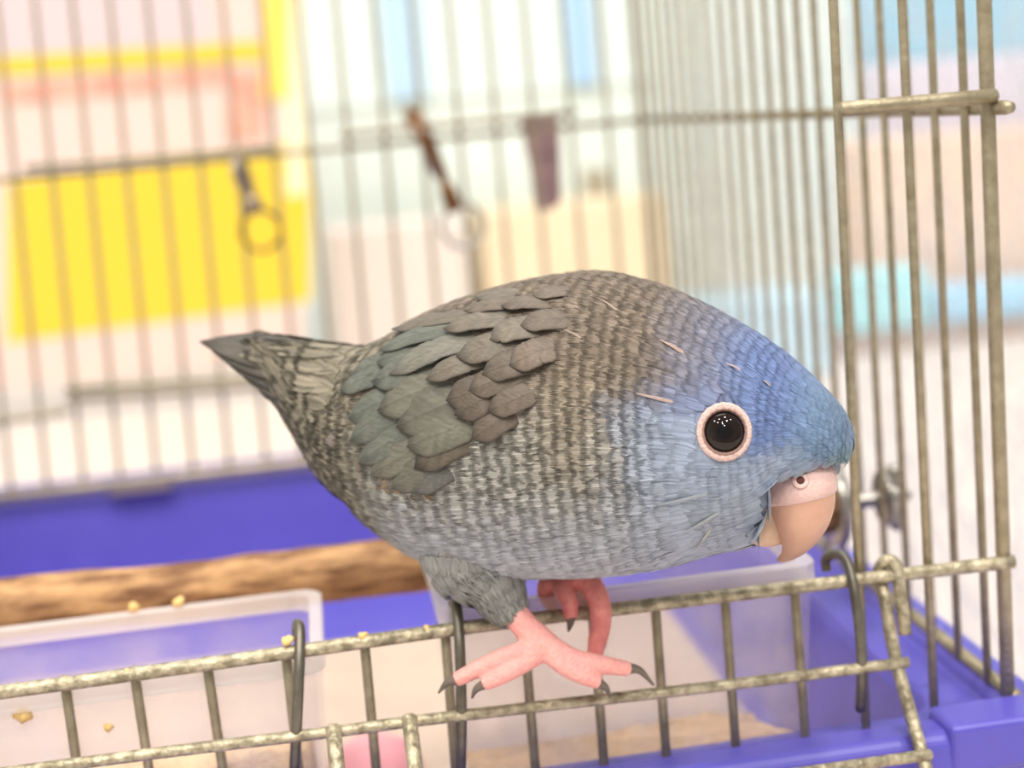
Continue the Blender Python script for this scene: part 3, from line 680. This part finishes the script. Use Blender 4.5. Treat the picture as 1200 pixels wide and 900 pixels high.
WING = [  # root px, tip px, width px, offsets mm, colour, tip darkness
    (455, 505, 386, 522, 16, .5, .9, DULL, .1), (490, 540, 396, 552, 15, .5, 1.0, TAUPE, .1), (520, 548, 440, 572, 18, .5, 1.0, C3(176, 150, 120), .1), (560, 562, 486, 580, 15, .4, .7, C3(150, 118, 84), .2),
    (560, 534, 482, 578, 24, .9, 1.5, C3(120, 122, 118), .15), (548, 518, 462, 570, 25, 1.1, 1.8, GREEN2, .15), (535, 502, 442, 556, 26, 1.3, 2.0, GREEN2, .15), (522, 484, 426, 538, 26, 1.5, 2.2, GREEN, .2),
    (510, 464, 414, 514, 26, 1.7, 2.3, GREEN, .3), (500, 446, 410, 488, 26, 1.8, 2.3, GREEN, .35), (494, 428, 414, 462, 25, 1.9, 2.3, GREEN, .35), (490, 412, 424, 440, 23, 2.0, 2.3, GREEN, .3),
    (585, 500, 500, 545, 26, 1.8, 2.4, C3(112, 104, 92), .5), (580, 478, 488, 524, 32, 2.2, 3.0, GREEN2, .35), (570, 456, 470, 504, 34, 2.5, 3.2, GREEN2, .4), (560, 434, 458, 482, 34, 2.6, 3.3, GREEN2, .45), (550, 412, 450, 452, 32, 2.6, 3.2, GREEN, .4), (540, 396, 446, 426, 26, 2.6, 3.0, GREEN, .3),
    (625, 470, 560, 512, 24, 2.2, 2.8, BROWN, .35), (615, 455, 545, 488, 26, 2.5, 3.2, BROWN, .35), (605, 440, 530, 468, 26, 2.7, 3.4, BROWN, .35), (645, 450, 580, 484, 24, 2.4, 3.0, BROWN, .35), (635, 432, 562, 462, 26, 2.8, 3.5, BROWN, .35),
    (600, 412, 512, 450, 20, 3.2, 4.0, TAUPE, .25), (590, 388, 474, 440, 22, 3.3, 4.2, C3(144, 142, 132), .25), (570, 372, 452, 422, 20, 3.0, 3.8, GREEN, .2), (585, 356, 466, 394, 18, 2.6, 3.2, TAUPE, .3),
    (650, 412, 575, 446, 24, 3.0, 3.8, BROWN, .3), (640, 396, 548, 424, 26, 3.2, 4.0, TAUPE, .3), (672, 400, 598, 432, 24, 3.0, 3.6, C3(146, 132, 118), .3), (660, 380, 578, 404, 24, 3.0, 3.7, TAUPE, .25), (625, 364, 528, 392, 22, 2.8, 3.4, TAUPE, .25),
    (640, 350, 545, 372, 20, 2.2, 2.7, BROWN, .25), (690, 372, 612, 392, 20, 2.4, 3.0, BROWN, .2), (670, 352, 590, 368, 20, 2.0, 2.5, BROWN, .2), (640, 338, 560, 354, 18, 1.4, 1.8, TAUPE, .2), (705, 345, 625, 356, 18, 1.4, 1.8, BROWN, .15)]
MMPX = .149
for (u0, v0, u1, v1, wd, o0, o1, c_, td) in WING:
    u1 += random.uniform(-10, 5); v1 += random.uniform(-5, 5)
    r = surf_path(u0, v0, u1, v1, -.7, .25+o1*.45, bow=random.uniform(-.03, .05))
    if r is None: continue
    for mir in ((False, True) if v0 > 372 else (False,)): long_feather('wing_feather', r[0], r[1], wd*MMPX*random.uniform(1.2, 1.45), c_*np.array((.86, .83, .80))*random.uniform(.86, 1.12), td+.25, edge=.28, camber=.12, mirror=mir, point=.70)
# pale pin feathers sticking out of the plumage
for (u0, v0, u1, v1, wd, c_) in ((812, 420, 772, 400, 7, C3(236, 196, 172)), (800, 474, 746, 462, 7, C3(236, 196, 168)), (872, 436, 850, 428, 5, C3(240, 210, 196)), (905, 455, 893, 448, 5, C3(236, 206, 190)), (700, 405, 660, 388, 5, C3(206, 180, 158)), (735, 372, 700, 352, 5, C3(206, 182, 162)), (860, 590, 800, 622, 8, C3(196, 200, 200)), (845, 575, 770, 590, 8, C3(190, 198, 204)), (840, 610, 815, 640, 6, C3(206, 204, 186))):
    r = surf_path(u0, v0, u1, v1, .0, .62)
    if r is not None: long_feather('pin_feather', r[0], r[1], wd*MMPX*.55, (c_*.6+plumage(r[0][8:9])[0][0]*.4)*.85, 0, .1, .1, point=.3)
# tail fan
for j in range(7):
    for sg in (1, -1):
        tip = np.array((-64.8+3.0*j, sg*(.6+.75*j), 51.4-1.75*j)); root = np.array((-33+.6*j, sg*(3.5+.8*j), 45.5-2.2*j)); md = (tip+root)/2+np.array((0, sg*.8, 1.0))
        P = crom([root, md, tip], 14)
        nn = np.tile(np.array([-.1, sg*.80, .58]), (len(P), 1)); nn /= np.linalg.norm(nn, axis=1, keepdims=True)
        long_feather('tail_feather', P+nn*(.12*(6-j)-.9), nn, 7.2, C3(104, 97, 90)*random.uniform(.75, 1.05), .35, .3, .08, point=.35)
# ---- eye
def oriented(c, n):
    n = Vector(n).normalized(); x = Vector((1, 0, 0)) - n*n.x; x.normalize(); y = n.cross(x); return Vector(c), x, y, n
EC = eye_p-eye_n*1.2
c, ex, ey, en = oriented(EC, eye_n)
def dome(name, r, hgt, base, m, parent, seg=32, rings=12, z0=0):
    V_, F_ = [], []
    for i in range(rings+1):
        a = math.pi/2*i/rings
        for k in range(seg):
            t = 2*math.pi*k/seg; p = c+(ex*math.cos(t)+ey*math.sin(t))*r*math.cos(a)+en*(base+hgt*math.sin(a)); V_.append(p)
    for i in range(rings):
        for k in range(seg): F_.append((i*seg+k, i*seg+(k+1) % seg, (i+1)*seg+(k+1) % seg, (i+1)*seg+k))
    return mesh(name, L2B(np.array([tuple(v) for v in V_])), F_, m, parent)
EYE = mat('eye_black', (6, 3, 3), .02, spec=.36, coat=0)
IRIS = mat('eye_brown', (26, 13, 9), .05, spec=.36, coat=0)
SKIN = mat('eye_ring_skin', (232, 200, 192), .6, rgb2=(206, 172, 164), noise_amt=.2, noise_scale=1500, bump=.5, bump_scale=2500, sss=.2)
ring_o = None
def torus_obj(name, R1, rx, rz, base, m, parent, seg=40, sec=10, dents=0, stretch=(1, 1)):
    V_, F_ = [], []
    for k in range(seg):
        t = 2*math.pi*k/seg; Rr = R1*(1+.02*math.sin(k*2.3)*dents)
        dv = ex*math.cos(t)*stretch[0]+ey*math.sin(t)*stretch[1]
        for j in range(sec):
            a = 2*math.pi*j/sec; V_.append(c+dv*(Rr+rx*math.cos(a))+en*(base+rz*math.sin(a)*(1+.12*dents*math.sin(k*3.1))))
    for k in range(seg):
        for j in range(sec): F_.append((k*sec+j, ((k+1) % seg)*sec+j, ((k+1) % seg)*sec+(j+1) % sec, k*sec+(j+1) % sec))
    return mesh(name, L2B(np.array([tuple(v) for v in V_])), F_, m, parent)
er = torus_obj('eye_ring', 3.68, .68, .42, 1.12, SKIN, bird, 60, 12, .45, (1, 1.06)); torus_obj('eyelid', 3.3, .2, .34, 1.38, mat('eyelid', (150, 116, 104), .6), er, 60, 8, 1, (1, 1.06))
ey_o = dome('eye', 3.3, 2.1, .65, IRIS, bird); dome('pupil', 2.95, 2.12, .68, EYE, ey_o)

# ---- beak: sections from forehead to tip in the sagittal plane (front point, back point, half width)
def bframe(bu, bw, z): return (BO[0]+bu*math.cos(BA)-bw*math.sin(BA), BO[1]+bu*math.sin(BA)+bw*math.cos(BA), z)
def beak_loft(name, secs, m, parent, n=6, seg=28, ex_=.85):
    A = crom(secs, n); V_, F_ = [], []
    for a in A:
        f_, b_, w2 = a[:2], a[2:4], a[4]; mid = (f_+b_)/2; h = (f_-b_)/2
        for k in range(seg):
            t = 2*math.pi*k/seg; ct, st_ = math.cos(t), math.sin(t); ct = math.copysign(abs(ct)**ex_, ct)
            p = mid+h*ct; V_.append(bframe(p[0], w2*st_, p[1]))
    for i in range(len(A)-1):
        for k in range(seg): F_.append((i*seg+k, i*seg+(k+1) % seg, (i+1)*seg+(k+1) % seg, (i+1)*seg+k))
    F_.append(tuple(range(seg-1, -1, -1))); F_.append(tuple(range((len(A)-1)*seg, len(A)*seg)))
    return mesh(name, L2B(np.array(V_)), F_, m, parent)
HORN = mat('beak_horn', (224, 178, 154), .38, rgb2=(206, 158, 134), noise_amt=.25, noise_scale=160, sss=.15, bump=.12, bump_scale=500)
nt = HORN.node_tree; tc = nt.nodes.new('ShaderNodeTexCoord'); sx = nt.nodes.new('ShaderNodeSeparateXYZ'); mr = nt.nodes.new('ShaderNodeMapRange')
nt.links.new(tc.outputs['Object'], sx.inputs[0]); nt.links.new(sx.outputs['Z'], mr.inputs[0]); mr.inputs[1].default_value = .011; mr.inputs[2].default_value = .020
mc = nt.nodes.new('ShaderNodeMix'); mc.data_type = 'RGBA'; mc.inputs[6].default_value = (*lin((164, 130, 106)), 1)
src = nt.nodes['Principled BSDF'].inputs['Base Color'].links[0].from_socket
nt.links.new(mr.outputs[0], mc.inputs[0]); nt.links.new(src, mc.inputs[7]); nt.links.new(mc.outputs[2], nt.nodes['Principled BSDF'].inputs['Base Color'])
CERE = mat('cere_skin', (232, 200, 194), .55, rgb2=(222, 184, 176), noise_amt=.25, noise_scale=500, bump=.3, bump_scale=1500, sss=.2)
ub = beak_loft('upper_beak', [(9.5, 28, 1, 26.5, 4.6), (11.2, 25.5, 1, 23.5, 5.2), (11.4, 22.6, 1.4, 20.8, 4.9), (10.3, 19.2, 2.2, 18.4, 4.2), (8.2, 16.0, 2.6, 16, 3.2), (5.4, 13.6, 2.2, 14.2, 2.1), (2.6, 12.2, 1.0, 13, 1.0), (1, 11.8, .5, 12.3, .35)], HORN, bird)
ce = beak_loft('cere', [(9.5, 29.8, 0, 28, 4.2), (11.2, 28, 0, 26, 5.3), (11.9, 26, 0, 24.2, 5.7), (11.7, 24.5, .5, 22.8, 5.55), (10.9, 23.9, 1, 22.2, 5.0)], CERE, bird)
lb = beak_loft('lower_beak', [(4, 22.5, -4, 21.5, 5.0), (4.2, 19, -3.5, 18, 5.2), (3.6, 16.4, -2.5, 15.6, 4.6), (2.6, 15.4, -1, 14.8, 3.0)], mat('lower_beak_horn', (222, 190, 166), .45, rgb2=(200, 166, 140), noise_amt=.2, noise_scale=200), bird)
# nostrils: a dark pit with a small raised rim on either side of the cere
NB = BVHTree.FromPolygons([v.co.copy() for v in ce.data.vertices], [tuple(p.vertices) for p in ce.data.polygons])
d = Vector(ray(938, 563)).normalized(); hN = NB.ray_cast(Vector(CAM-Q), d)
if hN[0] is not None:
    pn = to_local(np.array(hN[0])+Q); nn = np.array([np.array(hN[1])@HD, np.array(hN[1])@SD, hN[1][2]])
    if np.dot(nn, [d@Vector(HD), d@Vector(SD), d.z]) > 0: nn = -nn
    PIT = mat('nostril_dark', (92, 40, 26), .7)
    rel = np.array([(pn[0]-BO[0])*math.cos(BA)+(pn[1]-BO[1])*math.sin(BA), -(pn[0]-BO[0])*math.sin(BA)+(pn[1]-BO[1])*math.cos(BA), pn[2]])
    rn = np.array([nn[0]*math.cos(BA)+nn[1]*math.sin(BA), -nn[0]*math.sin(BA)+nn[1]*math.cos(BA), nn[2]])
    for sgn in (1, -1):
        c, ex, ey, en = oriented(bframe(rel[0], rel[1]*sgn, rel[2]), (rn[0]*math.cos(BA)-rn[1]*sgn*math.sin(BA), rn[0]*math.sin(BA)+rn[1]*sgn*math.cos(BA), rn[2]))
        torus_obj('nostril_rim', .95, .40, .16, .02, CERE, ce, 24, 8)
        dome('nostril', .84, .05, .08, PIT, ce, 20, 4)

# ---- legs and feet
FOOT = mat('pink_foot_skin', (244, 162, 158), .55, rgb2=(250, 184, 172), noise_amt=.25, noise_scale=500, bump=.5, bump_scale=1300, sss=.25)
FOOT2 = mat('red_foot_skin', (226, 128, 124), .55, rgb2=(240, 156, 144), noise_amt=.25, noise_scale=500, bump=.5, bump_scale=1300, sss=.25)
CLAW = mat('claw_horn', (110, 98, 88), .4)
def limb(V, F, pts, rads, n=5):
    A = crom([(*p, r) for p, r in zip(pts, rads)], n); addgeo(V, F, tube_geo(A[:, :3], np.maximum(A[:, 3], .0003), 12))
def claw(pts, r0, parent): 
    A = crom([tuple(p) for p in pts], 5); return tube('claw', A, np.linspace(r0, .00018, len(A)), CLAW, parent, 10)
# far (left) foot gripping the rail
V_, F_ = [], []
palm = px(664, 679, .0012)
limb(V_, F_, [L2B(np.array((1, -8.5, 11))), px(652, 668, .006), palm], [.0022, .0022, .0026])
limb(V_, F_, [palm, px(688, 681, -.0012), px(701, 702, -.0042), px(704, 728, -.0052), px(700, 752, -.0046), px(697, 768, -.0034)], [.0024, .0021, .0020, .0019, .0017, .0014])
limb(V_, F_, [palm, px(660, 690, -.0016), px(667, 706, -.0036), px(669, 724, -.0038)], [.0024, .0019, .0016, .0012])
limb(V_, F_, [palm, px(642, 684, .0022), px(640, 698, .0046), px(650, 714, .0056)], [.0022, .0017, .0015, .0012])
limb(V_, F_, [palm, px(668, 690, .0042), px(684, 706, .0056), px(690, 726, .0052)], [.0022, .0017, .0015, .0012])
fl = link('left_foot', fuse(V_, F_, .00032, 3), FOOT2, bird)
claw([px(669, 722, -.0040), px(668, 732, -.0040), px(666, 740, -.0032)], .0010, fl)
claw([px(699, 764, -.0036), px(706, 752, -.0006), px(709, 736, .0018), px(708, 728, .003)], .0012, fl)
# near (right) foot stepping out below the rail
V_, F_ = [], []
A0 = px(590, 702, -.0056); AN = px(640, 758, -.0096)
limb(V_, F_, [px(580, 688, -.004), A0, px(612, 730, -.0078), AN], [.0026, .0026, .0024, .0026])
limb(V_, F_, [AN, px(670, 772, -.0112), px(700, 778, -.0116), px(738, 784, -.0112)], [.0025, .0019, .0017, .0013])
limb(V_, F_, [AN, px(662, 780, -.0120), px(684, 792, -.0128), px(702, 800, -.0126)], [.0023, .0018, .0016, .0012])
limb(V_, F_, [AN, px(604, 766, -.0100), px(568, 780, -.0098), px(534, 797, -.0090)], [.0024, .0018, .0016, .0013])
limb(V_, F_, [AN, px(612, 778, -.0110), px(588, 792, -.0116), px(566, 802, -.0112)], [.0022, .0017, .0015, .0012])
fr = link('right_foot', fuse(V_, F_, .00032, 3), FOOT, bird)
claw([px(734, 783, -.0112), px(750, 786, -.0112), px(766, 803, -.0104)], .0011, fr)
claw([px(699, 799, -.0126), px(710, 806, -.0124), px(715, 817, -.0118)], .0010, fr)
claw([px(537, 796, -.0090), px(524, 800, -.0086), px(514, 812, -.0078)], .0011, fr)
claw([px(569, 801, -.0112), px(558, 808, -.0108), px(553, 818, -.0100)], .0010, fr)
